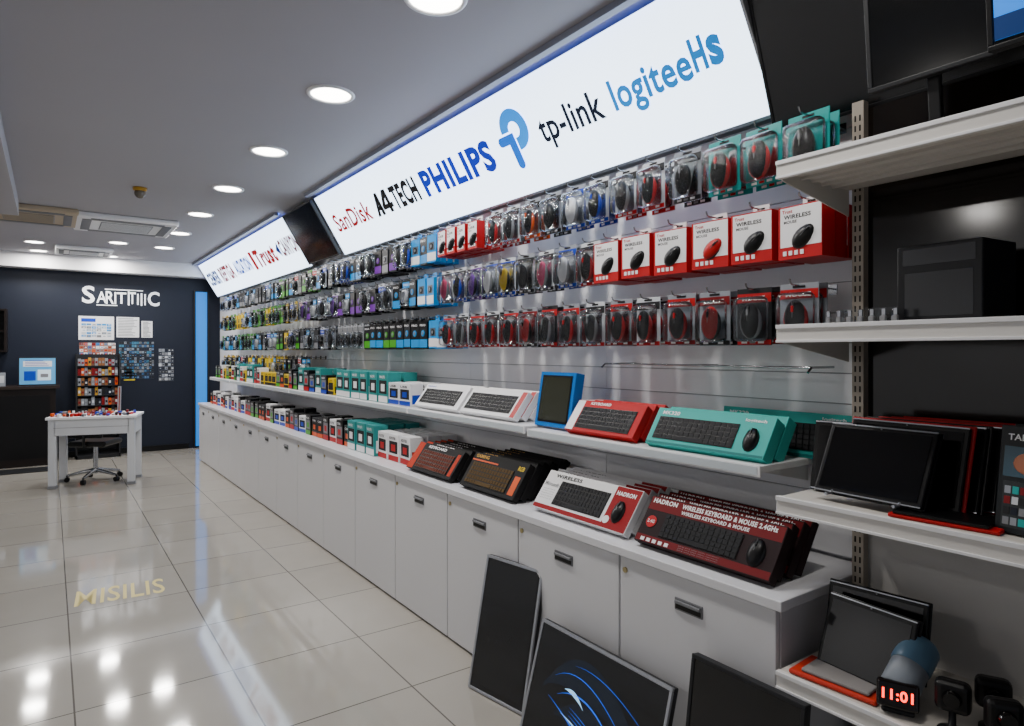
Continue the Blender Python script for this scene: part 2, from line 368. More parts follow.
def run(row,y0,y1,kinds,pitch,deep,dz=0,seq=False):
    Z={0:2.19,1:1.93,2:1.665,3:1.405}[row]+dz
    y=y0;i=0
    while y<y1-.02:
        p=kinds[i%len(kinds)] if seq else random.choice(kinds)
        j=random.uniform(-.006,.006)
        if y<7.5: dup(hk,T(WX-.022,y,Z-.006)@W90)
        boxy='box' in p.name
        step=.066 if p.name.startswith('boxed') else (.057 if p.name.startswith('mouse') else .042)
        for q in range(deep):
            xx=1.915+ (0 if not boxy else .02)+q*step
            if xx>2.085: break
            a=random.uniform(-5,5)
            z2=Z-(.004 if boxy else 0)
            dup(p,T(xx,y+j,z2+random.uniform(-.003,.003))@W90@RZ(a),group=GRP[row])
        y+=pitch;i+=1
run(0,1.11,1.45,[MT2,MT,MT],.155,2,-.0,True)
run(0,1.58,3.0,[MK,MR,MK2,MBl,MW,MK,MO,MK2,MR],.156,2,0,True)
run(0,3.03,3.5,[BS,BS,BS],.115,3)
run(0,3.52,3.8,[PC,PK],.11,4,0,True)
run(0,3.84,5.4,[PK,MK,CK,PGR,PP,MBl],.12,4)
run(0,5.45,7.3,[CK,CG,PK,CW,CR,PG,PGR],.13,3)
run(0,7.35,9.5,[CK,PK,CW,PGR,PGR,CS],.15,2)
run(1,1.11,2.03,[BR,BR,BR2,BR,BR],.172,3,0,True)
run(1,2.10,3.5,[MR,MW,MPK,MK,MY,MW,MP,MBl,MPK],.156,2,0,True)
run(1,3.54,4.1,[PC,PK,CK,PK],.12,4)
run(1,4.15,6.2,[CW,PP,CR,MP,CK,MK],.13,4)
run(1,6.25,9.5,[CG,CY,PK,CK,CW,PG,PY],.14,2)
run(2,1.14,3.35,[MRR,MRK,MRR2,MRR,MR,MRR,MK2],.156,2,0,True)
run(2,3.4,3.6,[PC,PC],.11,4)
run(2,3.63,4.6,[PK,PG,PK],.11,4)
run(2,4.65,5.2,[CS,CS],.11,4)
run(2,5.25,7.3,[MK,CK,PGR,PG,PY,CW],.13,3)
run(2,7.35,9.5,[PK,CK,CG,PGR],.15,2)
run(3,6.0,9.5,[PG,CY,PK,CK,PGR,PY,CR],.14,2)
# ---------------- product boxes ----------------
def keys(m,x,z,w,h,y,mat,rows=5,cols=15,base=BLACK):
    m.box(x,x+w,y-.002,y,z,z+h,base)
    kw=w/cols; kh=h/rows
    for r in range(rows):
        for c in range(cols):
            if r==0 and 4<c<9: continue
            m.box(x+c*kw+kw*.12,x+(c+1)*kw-kw*.12,y-.0035,y-.002,z+r*kh+kh*.12,z+(r+1)*kh-kh*.12,mat)
    m.box(x+4.9*kw,x+9.1*kw,y-.0035,y-.002,z+kh*.12,z+kh*.88,mat)
def leanrow(proto,Y1,X,Z,lean,n,step,group):
    for q in range(n):
        dup(proto,T(X+q*step,Y1+random.uniform(-.008,.008),Z)@W90@RX(-lean),group=group)
def kbox(w,h,d,body,fn,label,top=None,tc=None):
    o=ob('keyboard_box',None,label=label,cat='keyboard box',link=False)
    m=MB().box(0,w,0,d,0,h,body,.0015,1); fn(m,w,h,-.0005)
    if top: m.text(top,w*.12,d*.25,w*.76,d*.5,0,tc or PWHITE,.03,mx=T(0,0,h+.0006)@RX(-90))
    ob('carton',m,o,link=False); return o
DK=mt('#17181b',.7); RR=mt('#6a040c',.7); RR2=mt('#8c0812',.7)
def f1(m,w,h,y):
    m.box(.004,w-.004,y,0,h*.7,h-.004,RR)
    m.box(.004,w-.004,y,0,.004,h*.16,RR)
    m.text('HADRON',w*.03,h*.85,w*.2,h*.1,y-.001,PWHITE,.04)
    m.text('WIRELESS KEYBOARD & MOUSE 2.4GHz',w*.27,h*.85,w*.68,h*.1,y-.001,PWHITE,.04)
    m.text('WIRELESS KEYBOARD & MOUSE',w*.28,h*.735,w*.5,h*.075,y-.001,PWHITE,.03)
    keys(m,w*.18,h*.2,w*.58,h*.47,y,DK)
    mousemesh(m,(w*.87,y-.002,h*.42),.85,BLACK,DGREY)
    m.tube([(w*.08,y,h*.45),(w*.08,y-.002,h*.45)],.022,RED,16); m.text('2.4G',w*.05,h*.42,w*.06,h*.07,y-.003,PWHITE,.02)
    for k in range(5): m.box(w*(.05+.05*k),w*(.08+.05*k),y-.001,y,h*.04,h*.11,PWHITE)
    for k in range(3): m.text('plug and play nano receiver',w*.36,h*(.12-.04*k),w*.3,h*.025,y-.001,GREY,.0)
K1=kbox(.53,.175,.036,mt('#1c0408',.7),f1,'black and red wireless keyboard and mouse carton','WIRELESS KEYBOARD & MOUSE 2.4GHz')
leanrow(K1,1.63,1.68,CH+.0225,35,4,.048,'black and red keyboard cartons')
def f2(m,w,h,y):
    m.box(w*.76,w-.003,y,0,.003,h-.003,RR2); m.box(.003,w*.76,y,0,.003,h*.12,RR2)
    m.text('HADRON',w*.78,h*.78,w*.18,h*.1,y-.001,PWHITE,.04); m.text('WIRELESS',w*.1,h*.84,w*.3,h*.09,y-.001,BLACK,.03)
    keys(m,w*.2,h*.18,w*.53,h*.6,y,DK); mousemesh(m,(w*.87,y-.002,h*.42),.85,BLACK,DGREY)
    m.text('Microsoft',w*.02,h*.6,w*.16,h*.1,y-.001,GREY,.01)
    for k in range(5): m.text('keyboard mouse set',w*.03,h*(.5-.06*k),w*.14,h*.03,y-.001,GREY,.0)
    m.tube([(w*.79,y,h*.2),(w*.79,y-.002,h*.2)],.016,PWHITE,16)
K2=kbox(.55,.18,.034,mt('#dededf',.5),f2,'white and dark red keyboard set carton','WIRELESS KEYBOARD & MOUSE',RR)
leanrow(K2,2.235,1.69,CH+.022,37,4,.046,'white and red keyboard cartons')
def f3(m,w,h,y):
    m.box(.003,w*.5,y,0,h*.76,h*.8,ORNG); m.text('GAMING',w*.05,h*.85,w*.25,h*.1,y-.001,GOLD,.03)
    keys(m,w*.06,h*.1,w*.76,h*.62,y,mt('#4a3408',.7)); m.box(w*.87,w*.96,y,0,h*.1,h*.6,ORNG); m.text('RGB',w*.86,h*.75,w*.1,h*.12,y-.001,YEL,.02)
K3=kbox(.46,.185,.034,mt('#08080a',.7),f3,'black gaming keyboard carton with orange stripe','GAMING KEYBOARD',GOLD)
leanrow(K3,2.82,1.68,CH+.020,34,6,.043,'black gaming keyboard cartons')
def f4(m,w,h,y):
    m.box(.003,w*.14,y,0,.003,h-.003,mt('#b02c08',.7)); m.text('KEYBOARD',w*.25,h*.84,w*.4,h*.1,y-.001,PWHITE,.03)
    keys(m,w*.18,h*.1,w*.7,h*.66,y,mt('#5a2008',.7)); m.box(w*.91,w*.97,y,0,h*.1,h*.85,mt('#b02c08',.7))
K4=kbox(.5,.17,.034,mt('#0d0c0e',.7),f4,'black and orange red keyboard carton','KEYBOARD',ORNG)
leanrow(K4,3.42,1.68,CH+.021,36,5,.045,'black and orange keyboard cartons')
def f5(m,w,h,y):
    keys(m,w*.05,h*.16,w*.70,h*.6,y,DK); mousemesh(m,(w*.87,y-.002,h*.42),.8,BLACK,DGREY)
    m.text('MK320',w*.06,h*.82,w*.16,h*.1,y-.001,PWHITE,.02); m.text('logitech',w*.78,h*.82,w*.16,h*.1,y-.001,PWHITE,.02)
    m.box(w*.0+.003,w-.003,y,0,.003,h*.08,mt('#0d6f6c',.6))
K5=kbox(.49,.15,.05,mt('#2aa8a0',.55),f5,'teal keyboard and mouse carton','logitech wireless combo')
leanrow(K5,1.69,1.80,1.115,33,2,.066,'teal keyboard cartons on shelf')
dup(K5,T(2.03,1.52,1.101)@W90@RX(-8),group='teal keyboard cartons on shelf')
def f6(m,w,h,y):
    m.box(.003,w*.12,y,0,.003,h-.003,PWHITE); m.text('KEYBOARD',w*.22,h*.86,w*.3,h*.09,y-.0015,PWHITE,.03); keys(m,w*.14,h*.1,w*.78,h*.68,y,DK)
K6=kbox(.40,.15,.035,mt('#b00610',.6),f6,'red and white carton with dark keyboard picture','KEYBOARD')
leanrow(K6,2.14,1.80,1.121,36,3,.045,'red and white cartons on shelf')
def f7(m,w,h,y):
    m.text('Keyboard',w*.04,h*.84,w*.2,h*.1,y-.001,BLUE,.01); keys(m,w*.06,h*.14,w*.84,h*.64,y,DK)
K7=kbox(.50,.155,.035,mt('#eaeaec',.55),f7,'white slim keyboard carton on shelf','slim keyboard',GREY)
leanrow(K7,3.56,1.80,1.133,38,3,.046,'white keyboard cartons on shelf')
K7b=kbox(.50,.155,.035,mt('#eaeaec',.55),lambda m,w,h,y:(m.box(w*.92,w-.003,y,0,.003,h-.003,RED),keys(m,w*.05,h*.14,w*.84,h*.66,y,DK)),'white keyboard carton with red end on shelf','KEYBOARD',RED)
leanrow(K7b,3.02,1.80,1.133,38,3,.046,'white keyboard cartons on shelf')
def tabbox():
    o=ob('tablet_box',None,mx=T(1.84,2.41,1.112)@W90@RX(-10),label='blue carton with large black tablet picture standing upright',cat='tablet box')
    m=MB().box(0,.25,0,.05,0,.25,mt('#0a6cc0',.35),.002,1).box(.02,.23,-.002,0,.02,.235,BLACK,.0).box(.028,.222,-.003,-.002,.03,.226,mt('#2c2e22',.2)); ob('carton',m,o)
tabbox()
def sbox(w,h,d,body,acc,label,t=''):
    o=ob('product_box',None,label=label,cat='product box',link=False)
    m=MB().box(0,w,0,d,0,h,body,.001,1).box(.002,w-.002,-.001,0,h*.02,h*.22,acc).box(w*.1,w*.9,-.0012,0,h*.3,h*.74,DK if body!=BLACK else GREY).box(w*.3,w*.7,-.002,0,h*.38,h*.62,acc)
    m.box(w,w+.0008,d*.15,d*.85,h*.1,h*.5,acc)
    if t: m.text(t,w*.12,h*.8,w*.6,h*.1,-.0015,BLACK if body in(PWHITE,YEL) else PWHITE,.02)
    ob('carton',m,o,link=False); return o
SB=[sbox(.14,.17,.09,PWHITE,RED,'small white and red product carton','ROUTER'),sbox(.14,.2,.1,mt('#2a8c8a',.35),PWHITE,'small teal and white product carton','WiFi'),sbox(.13,.16,.09,BLACK,GREEN,'small black carton with green stripe','HUB'),
 sbox(.12,.15,.08,DGREY,ORNG,'small dark grey carton with orange stripe','CAM'),sbox(.15,.14,.09,PWHITE,BLUE,'small white and blue product carton','USB'),sbox(.12,.18,.09,BLACK,RED,'small black carton with red stripe','DISK'),sbox(.12,.13,.08,YEL,BLACK,'small yellow and black product carton','LAN'),sbox(.13,.15,.08,BLACK,BLUE,'small black carton with blue stripe','SSD')]
def srow(y0,y1,X,Z,kinds,grp,deep=2):
    y=y0
    while y<y1:
        p=random.choice(kinds); wd=p.children[0].data.vertices; w_=max(v.co.x for v in wd)
        for q in range(deep): dup(p,T(X+q*.115+random.uniform(0,.01),y+w_,Z+.0005)@W90@RZ(random.uniform(-3,3)),group=grp)
        y+=w_+.018
srow(3.5,3.9,1.74,CH,[SB[0]],'cartons on the counter',3)
srow(3.98,4.4,1.72,CH,[SB[1]],'cartons on the counter',3)
srow(4.45,9.3,1.74,CH,[SB[2],SB[5],SB[3],SB[7],SB[3],SB[4],SB[0]],'cartons on the counter',2)
srow(3.62,4.9,1.80,1.112,[SB[1],SB[1],SB[4]],'cartons on the wall shelf',2)
srow(4.95,9.3,1.80,1.112,[SB[6],SB[5],SB[1],SB[2],SB[3],SB[0],SB[7]],'cartons on the wall shelf',2)
# ---------------- monitors ----------------
def monitor(name,w,h,mx,label,bez=SILVER,scr=GLOSSB,extra=None,stand=None,cat='monitor',t=.03):
    o=ob(name,None,mx=mx,label=label,cat=cat)
    b_=.012
    ob('housing',MB().box(0,w,.006,t,0,h,DGREY,.004),o)
    m=MB().box(0,w,0,.01,0,b_,bez,.002).box(0,w,0,.01,h-b_,h,bez,.002).box(0,b_,0,.01,b_,h-b_,bez,.002).box(w-b_,w,0,.01,b_,h-b_,bez,.002); ob('bezel',m,o)
    m=MB().box(b_,w-b_,.003,.006,b_,h-b_,scr)
    if extra: extra(m,w,h)
    ob('screen',m,o)
    if stand: stand(o,w,h)
    return o
def lean_mx(p0,p1,lean):
    d=Vector((p1[0]-p0[0],p1[1]-p0[1],0)).normalized()
    a=math.degrees(math.atan2(d.y,d.x))
    return T(p0[0],p0[1],p0[2])@RZ(a)@RX(-lean)
monitor('monitor',.33,.56,lean_mx((1.47,2.40,.004),(1.53,2.07,.004),12),'black portrait monitor with silver frame leaning against cabinet',extra=lambda m,w,h:m.box(.02,w-.02,.002,.003,.03,h-.02,mt('#08090b',.15,var=0)))
BL1=mt('#1a6cff',emit=.5); BL2=mt('#a0d8ff',emit=.9)
def car(m,w,h):
    def sw(a,b,c,wd,mat,n=14,y=.002):
        vs=[];fs=[]
        for k in range(n+1):
            t=k/n; x=(1-t)**2*a[0]+2*t*(1-t)*b[0]+t*t*c[0]; z=(1-t)**2*a[1]+2*t*(1-t)*b[1]+t*t*c[1]
            ww=wd*math.sin(math.pi*min(max(t,.04),.96)); vs+=[(x*w,y,z*h-ww/2),(x*w,y,z*h+ww/2)]
        for k in range(n): fs.append((2*k,2*k+1,2*k+3,2*k+2))
        m.add(vs,fs,mat)
    dkb=mt('#08192c',.2)
    sw((.12,.5),(.4,1.0),(.95,.35),.12,dkb,y=.0025)
    sw((.25,.35),(.5,.55),(.9,.2),.10,mt('#06182c',.2),y=.0024)
    sw((.2,.62),(.45,.9),(.9,.3),.003,BL1); sw((.25,.5),(.5,.72),(.8,.25),.006,BL1); sw((.30,.57),(.38,.60),(.46,.5),.016,BL2); sw((.62,.42),(.70,.41),(.76,.3),.014,BL2)
    sw((.18,.45),(.4,.35),(.72,.12),.005,BL1); sw((.3,.38),(.45,.36),(.6,.22),.006,BL2); sw((.35,.78),(.6,.85),(.95,.55),.002,BL1)
    for k in range(5): sw((.36,.46-.03*k),(.48,.42-.03*k),(.62,.34-.03*k),.002,BL1)
monitor('monitor',.65,.43,lean_mx((1.44,1.99,.004),(1.44,1.34,.004),16),'landscape monitor showing dark picture with blue light streaks',extra=car)
monitor('monitor',.36,.55,lean_mx((1.49,1.275,.004),(1.49,.91,.004),8),'black monitor leaning against the end cabinet',bez=DGREY)
monitor('television',.78,.5,signmx(6.12)@T(0,-.05,.02),'black television hung between the lightbox signs',bez=BLACK,cat='television')
# ---------------- near shelf unit ----------------
u=ob('shelving_unit',None,mx=T(1.6,1.016,0)@W90,label='white steel gondola shelving unit with dark back panel',cat='shelving unit')
L=1.3; DP=.40
UPR=mt('#9d9488',.4)
DBK=mt('#15100c',.12,vs=3,var=.6)
ob('back_panel',MB().box(0,L,DP,DP+.02,1.06,2.18,DBK).box(0,L,DP,DP+.02,0,1.06,mt('#c5c2be',.4)),u)
for x in (.012,.62,1.24):
    m=MB().box(x,x+.035,DP-.03,DP,0,2.2,UPR,.002)
    z=.1
    while z<2.15:
        m.box(x+.008,x+.013,DP-.0305,DP-.029,z,z+.018,BLACK); m.box(x+.022,x+.027,DP-.0305,DP-.029,z,z+.018,BLACK); z+=.03
    ob('upright',m,u)
SHM=mt('#cbc6be',.35); 
for z in (.59,1.06,1.52,1.96):
    m=MB().box(0,L,.008,DP-.03,z-.022,z,SHM,.002)
    for k in range(5): m.box(0,L,.05+.055*k,.062+.055*k,z-.03,z-.021,SHM)
    s=ob('shelf',m,u)
    m=MB().box(0,L,-.004,.008,z-.045,z+.003,mt('#dedbd6',.3),.002).box(0,L,-.008,-.004,z-.008,z+.003,PWHITE,.001).box(0,L,-.008,-.004,z-.045,z-.038,PWHITE,.001)
    ob('price_rail',m,s)
    for x in (.0,L-.004):
        m=MB(); m.add([(x,.02,z-.022),(x,DP-.03,z-.022),(x,DP-.03,z-.1),(x,.02,z-.045),(x+.004,.02,z-.022),(x+.004,DP-.03,z-.022),(x+.004,DP-.03,z-.1),(x+.004,.02,z-.045)],[(0,1,2,3),(4,7,6,5),(0,4,5,1),(1,5,6,2),(2,6,7,3),(3,7,4,0)],SHM)
        ob('bracket',m,s)
ob('base_plinth',MB().box(0,L,.02,DP,0,.09,WHITE,.003),u)
def ped(o,w,h):
    ob('stand',MB().box(w*.45,w*.55,.03,.05,-.15,h*.4,BLACK,.003).box(w*.25,w*.75,-.02,.12,-.165,-.153,BLACK,.003),o)
def fr(X,Y,Z,lean=0,yaw=0): return T(X,Y,Z)@W90@RZ(yaw)@RX(-lean)
monitor('television',.80,.52,Matrix(((0,.94,-.342,2.03),(-1,0,0,1.30),(0,.342,.94,2.19),(0,0,0,1))),'large black television hung above the shelving',bez=BLACK,cat='television',t=.05,scr=mt('#030304',.25,var=0))
monitor('monitor',.285,.34,fr(1.75,.85,2.127,-6),'black monitor with dark screen standing on top shelf',bez=DGREY,stand=ped,scr=mt('#050607',.15))
def blus(m,w,h): m.box(.014,w-.014,.001,.003,.02,h-.02,mt('#0a78e0',emit=1.0)); m.box(.014,w-.014,.0005,.001,.02,h*.2,mt('#04306a',emit=.3)).add([(.02,.0004,.12),(.14,.0004,.2),(.2,.0004,.12)],[(0,1,2)],mt('#40b0ff',emit=.8))
monitor('monitor',.42,.34,fr(1.66,.553,2.10,-6),'black monitor showing a blue screen on top shelf',bez=BLACK,stand=lambda o,w,h:ob('stand',MB().box(w*.45,w*.55,.03,.05,-.12,h*.4,BLACK,.003).box(w*.25,w*.75,-.02,.12,-.139,-.127,BLACK,.003),o),extra=blus)
o=ob('speaker_box',None,mx=fr(1.80,.80,1.5205,0,-6),label='large matte black speaker carton on the shelf',cat='speaker box')
ob('carton',MB().box(0,.2,0,.16,0,.2,mt('#0e0f13',.3),.003).box(.015,.185,-.001,0,.15,.19,mt('#1c1e24',.25)).box(.02,.18,-.001,0,.02,.13,mt('#15171b',.2)),o)
sp=ob('usb_adapter',None,label='small silver adapter standing on the shelf',cat='adapter',link=False)
ob('body',MB().box(-.006,.006,-.006,.006,0,.024,GREY,.002),sp,link=False); ob('plug',MB().box(-.005,.005,-.0025,.0025,.024,.042,CHROME,.001),sp,link=False)
for k in range(13): dup(sp,fr(1.75+.025*(k%2),.955-.0145*k,1.5205),group='small adapters on the shelf')
jar=ob('acrylic_stand',None,mx=fr(1.83,.97,1.5205),label='clear acrylic tray behind the small adapters',cat='display stand')
ob('tray',MB().box(0,.16,0,.002,0,.05,SHELL).box(0,.16,0,.06,0,.002,SHELL).box(0,.002,0,.06,0,.05,SHELL).box(.158,.16,0,.06,0,.05,SHELL),jar)
def tablet(X,Y,Z,w,h,lean,yaw,label,cover=RED,case=True,mg=.004):
    o=ob('tablet',None,mx=fr(X,Y,Z,lean,yaw),label=label,cat='tablet')
    ob('housing',MB().box(0,w,.002,.012,0,h,BLACK,.004).box(.002,w-.002,.0,.003,.0,.003,SILVER).box(.002,w-.002,.0,.003,h-.003,h,SILVER),o)
    ob('screen',MB().box(.012,w-.012,.0,.002,.012,h-.012,GLOSSB).tube([(w/2,0,h-.006),(w/2,.002,h-.006)],.002,GREY,8),o)
    if case: ob('cover',MB().box(-mg,w+mg,.0125,.02,-.003,h+mg,cover,.003),o)
    return o
t=tablet(1.655,.945,1.088,.27,.19,26,-4,'black tablet propped on a slim easel on the shelf',BLACK,mg=.003)
for x in (.05,.22): ob('easel_foot',MB().tube([(x,-.02,-.012),(x,.0,-.004),(x,.03,.05),(x,.04,.1)],.004,SILVER,8),t)
for k,c in enumerate((RED,BLACK,RED,DR,RED)):
    tablet(1.745+.03*k,.92-.022*k,1.072,.29,.205,16,-4+2*k,'tablet in %s cover stacked behind the propped tablet'%('red' if k!=1 else 'black'),c,mg=.007)
tablet(1.74,1.005,1.07,.11,.19,14,10,'small black tablet in a leather sleeve',BLACK)
o=ob('tablet_case',MB().box(0,.22,0,.1,0,.010,RED,.004).box(.01,.2,.0,.1,.0105,.018,BLACK,.003),mx=fr(1.615,.74,1.0605,0,5),label='flat red tablet case lying on the shelf',cat='tablet case')
for k in range(3):
    o=ob('tablet_box',None,mx=fr(1.67+.045*k,.545-.01*k,1.064,8,-10),label='dark carton with small pictures standing on shelf',cat='product box',group='dark picture cartons on the shelf')
    m=MB().box(0,.17,0,.035,0,.23,mt('#12171a',.35),.002,1)
    m.box(.010,.160,-.001,0,.12,.185,mt('#2a4a5a',.25)).ell((.06,-.001,.15),(.032,.002,.024),mt('#a86a50',.3)).ell((.11,-.001,.145),(.026,.002,.02),mt('#3a7a8a',.3)).box(.012,.158,-.001,0,.012,.11,mt('#2a2e30',.3))
    for a in range(6):
        for c in range(4): m.box(.016+.015*a,.028+.015*a,-.002,0,.018+.022*c,.034+.022*c,(GREY,DGREY,DR,LG,NAVY,LW,TEAL)[(a*3+c)%7])
    for a in range(9): m.box(.112,.15-.004*(a%3),-.002,0,.02+.009*a,.0235+.009*a,LG)
    m.text('TABLET PC',.015,.198,.10,.014,-.001,PWHITE,.02); ob('carton',m,o)
tablet(1.70,.965,.606,.235,.19,20,-6,'black tablet in folio propped up on bottom shelf',BLACK)
tablet(1.77,.985,.605,.25,.20,14,6,'black tablet in folio leaning behind another',BLACK)
o=ob('tablet_case',MB().box(0,.22,0,.13,0,.012,mt('#c4321e',.5),.005).box(.03,.2,.01,.12,.0125,.022,mt('#8a8684',.5),.004),mx=fr(1.61,.99,.5915,0,4),label='orange red tablet case lying flat on bottom shelf',cat='tablet case')
c=ob('clock_display',None,mx=fr(1.66,.735,.5925,0,22),label='grey blue cylindrical digital clock with red digits',cat='clock')
A=Vector((.0,.0,.045)); Bv=Vector((.045,.10,.125)); 
def al(t): return tuple(A.lerp(Bv,t))
ob('body',MB().tube([al(0),al(.04),al(.5)],[.036,.042,.042],mt('#7f868f',.35),32).box(-.035,.035,-.03,.05,0,.012,DGREY,.005),c)
ob('cap',MB().tube([al(.5),al(.55),al(.95),al(1.05)],[.043,.045,.045,.036],mt('#54748c',.35),32).tube([al(1.05),al(1.06)],.02,DGREY,20),c)
ob('display',MB().box(-.044,.044,-.02,.004,-.03,.03,mt('#0c0405',.15),.006,3,mx=T(0,-.02,.045)@RX(-14)).text('11:01',-.032,-.012,.064,.024,-.0205,mt('#ff2010',emit=6),.03,mx=T(0,-.02,.045)@RX(-14)),c)
for k in range(5):
    o=ob('webcam',None,mx=fr(1.66+.09*(k%2),.62-.05*k,.5905,0,15+10*(k%3)),label='black webcam with round lens on a small base',cat='webcam',group='webcams on bottom shelf')
    ob('body',MB().box(-.035,.035,-.01,.03,.045,.115,BLACK,.014,3),o); ob('lens',MB().tube([(0,-.022,.08),(0,-.008,.08)],[.016,.02],GLOSSB,20),o)
    ob('base',MB().lathe([(0,0),(.03,0),(.03,.006),(.008,.014),(.007,.052),(0,.052)],DGREY,n=18),o)
# ---------------- back area ----------------
m=MB(); wy=BY-.012
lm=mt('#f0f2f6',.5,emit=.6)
SX=.36
for (ch_,x,z,w_,h_,bo) in (('S',0,2.13,.15,.24,.02),('A',.17,2.14,.12,.16,.01),('R',.28,2.13,.10,.18,.01),('I',.385,2.13,.02,.17,.02),('T',.41,2.14,.12,.16,.01),('I',.55,2.12,.02,.20,.02),('T',.56,2.14,.09,.17,.01),('I',.665,2.13,.02,.16,.02),('I',.71,2.12,.02,.18,.02),('I',.755,2.13,.02,.16,.02),('C',.80,2.12,.15,.21,.02)):
    m.text(ch_,SX+x,z,w_,h_,wy,lm,bo)
m.box(SX+.27,SX+.74,wy,wy+.01,2.33,2.342,lm); m.box(SX+.17,SX+.42,wy,wy+.01,2.105,2.115,lm)
ob('wall_lettering',m,label='raised white shop name lettering on navy wall',cat='lettering')
YF=BY-.009
def poster(x0,x1,z0,z1,bg,fn,label,nm='poster'):
    m=MB().box(x0,x1,BY-.008,BY-.001,z0,z1,bg); fn(m,x0,x1,z0,z1); ob(nm,m,label=label,cat='poster' if nm=='poster' else nm.replace('_',' '))
def lines(m,x0,x1,z0,z1,n=12,c=GREY):
    for k in range(n):
        z=z1-(k+1)*(z1-z0)/(n+1); m.box(x0+.02,x1-.02-random.uniform(0,.3)*(x1-x0),YF-.001,YF,z-.004,z+.004,c)
def grid(cols,rows,pal):
    def f(m,x0,x1,z0,z1):
        dx=(x1-x0)/cols; dz=(z1-z0)/rows
        for a in range(cols):
            for b in range(rows):
                m.box(x0+dx*a+dx*.06,x0+dx*(a+1)-dx*.06,YF-.001,YF,z0+dz*b+dz*random.uniform(.1,.35),z0+dz*(b+1)-dz*.06,random.choice(pal))
                m.box(x0+dx*a+dx*.3,x0+dx*(a+1)-dx*.2,YF-.002,YF-.001,z0+dz*b+dz*.45,z0+dz*b+dz*.7,random.choice(pal))
    return f
def fblog(m,x0,x1,z0,z1): 
    m.box(x0+.03,x0+.2,YF-.001,YF,z1-.08,z1-.03,BLUE); grid(6,5,[mt('#8fa4b8',.4),GREY,CYAN,LW,PWHITE])(m,x0+.03,x1-.03,z0+.03,z1-.1)
poster(.32,.74,1.62,1.95,PWHITE,fblog,'white poster with blue printing on navy wall')
poster(.77,1.05,1.66,1.95,PWHITE,lambda m,*a:lines(m,*a),'white printed notice on navy wall')
poster(1.08,1.22,1.66,1.9,PWHITE,lambda m,*a:lines(m,*a),'small white printed notice on navy wall')
BR_=[DR,LW,GREY,ORNG,mt('#2a70b0',.4),PWHITE,mt('#a05a3a',.4)]
poster(.33,.76,1.22,1.58,mt('#8a7a74',.4),grid(9,8,BR_),'colourful price leaflet poster on navy wall')
poster(.80,1.24,1.06,1.6,mt('#2a303c',.4),grid(14,12,[mt('#2a5a88',.4),DGREY,LG,mt('#3a7a98',.4),DGREY,NAVY,GREY]),'dark poster with product pictures')
poster(1.3,1.5,1.02,1.5,mt('#3a404c',.4),grid(5,9,[LG,DGREY,GREY,LW,NAVY]),'narrow leaflet sheet on navy wall')
poster(.86,1.0,1.04,1.22,mt('#c8b030',.4),lambda m,*a:lines(m,*a,6,DGREY),'yellow flyer overlapping the dark poster')
rk=ob('brochure_rack',None,label='tiered rack full of colourful brochures against wall',cat='brochure rack')
rk.matrix_basis=T(.28,BY-.3,0)
ob('frame',MB().box(0,.02,0,.25,0,1.42,DGREY).box(.5,.52,0,.25,0,1.42,DGREY).box(0,.52,.23,.25,.1,1.42,DGREY).box(0,.52,0,.25,.0,.05,DGREY),rk)
for k in range(8):
    m=MB(); z=.32+.135*k
    m.box(.02,.5,.02,.2,z-.01,z,DGREY)
    for a in range(12):
        x=.025+a*.039; hh=random.uniform(.08,.115)
        m.box(x,x+.034,.03+.01*(a%3),.05+.01*(a%3),z,z+hh,random.choice([DR,ORNG,LG,NAVY,mt('#8a5a34',.4),LG,GOLD,DGREY,mt('#6a4a3a',.4)]))
        m.box(x+.006,x+.028,.028+.01*(a%3),.03+.01*(a%3),z+hh*.3,z+hh*.6,random.choice([LW,DR,DGREY,GREY]))
    ob('brochure_tier',m,rk)
ct=ob('service_counter',None,mx=T(-1.6,10.2,0),label='dark brown service counter in front of navy wall',cat='counter')
WD=mt('#1d1614',.35,vs=9,var=.4)
ob('body',MB().box(.02,1.66,.04,.52,0,.98,WD,.003).box(.05,.8,.036,.04,.1,.9,BLACK).box(.85,1.6,.036,.04,.1,.9,BLACK),ct)
ob('counter_top',MB().box(0,1.7,0,.54,.98,1.02,mt('#2d2420',.2),.004),ct)
def scrn(m,w,h):
    m.box(.05,w-.05,.001,.003,h*.66,h-.05,PWHITE).box(.06,.18,.001,.003,.06,h*.5,BLUE).box(.2,.34,.001,.003,.06,h*.55,mt('#c8dce8',emit=.3)).box(.23,.31,.0005,.001,.1,h*.4,GREY)
    for k in range(4): m.box(.07,w-.08-.02*k,.0,.001,h*.7+.02*k,h*.7+.02*k+.006,BLUE)
o=monitor('framed_screen',.40,.36,T(-.33,10.32,1.025)@RX(-4),'light blue screen with white picture standing on counter',bez=DGREY,scr=mt('#5098c8',emit=.3),cat='screen',extra=scrn)
for k in range(7):
    ob('brochure',MB().box(0,.12,0,.02,0,.17+.01*(k%3),random.choice([DR,LG,NAVY,GREY]),.002).box(.015,.105,-.001,0,.04,.13,random.choice([LW,DGREY,ORNG])),mx=T(-1.45+.145*k,10.4,1.0205)@RX(-6),label='small brochure standing on the dark service counter',cat='brochure',group='brochures on the service counter')
ob('doormat',MB().box(-.5,-.02,9.7,10.05,0.0005,.012,DGREY,.004),label='small dark grey doormat on the tiles',cat='doormat')
cb=ob('wall_cabinet',None,mx=T(-1.6,BY-.36,1.45),label='dark open wall cabinet over the counter',cat='wall cabinet')
ob('frame',MB().box(0,1.15,.32,.35,0,.55,BLACK).box(0,1.15,0,.35,0,.025,WD).box(0,1.15,0,.35,.525,.55,WD).box(0,.025,0,.35,.025,.525,WD).box(1.125,1.15,0,.35,.025,.525,WD),cb)
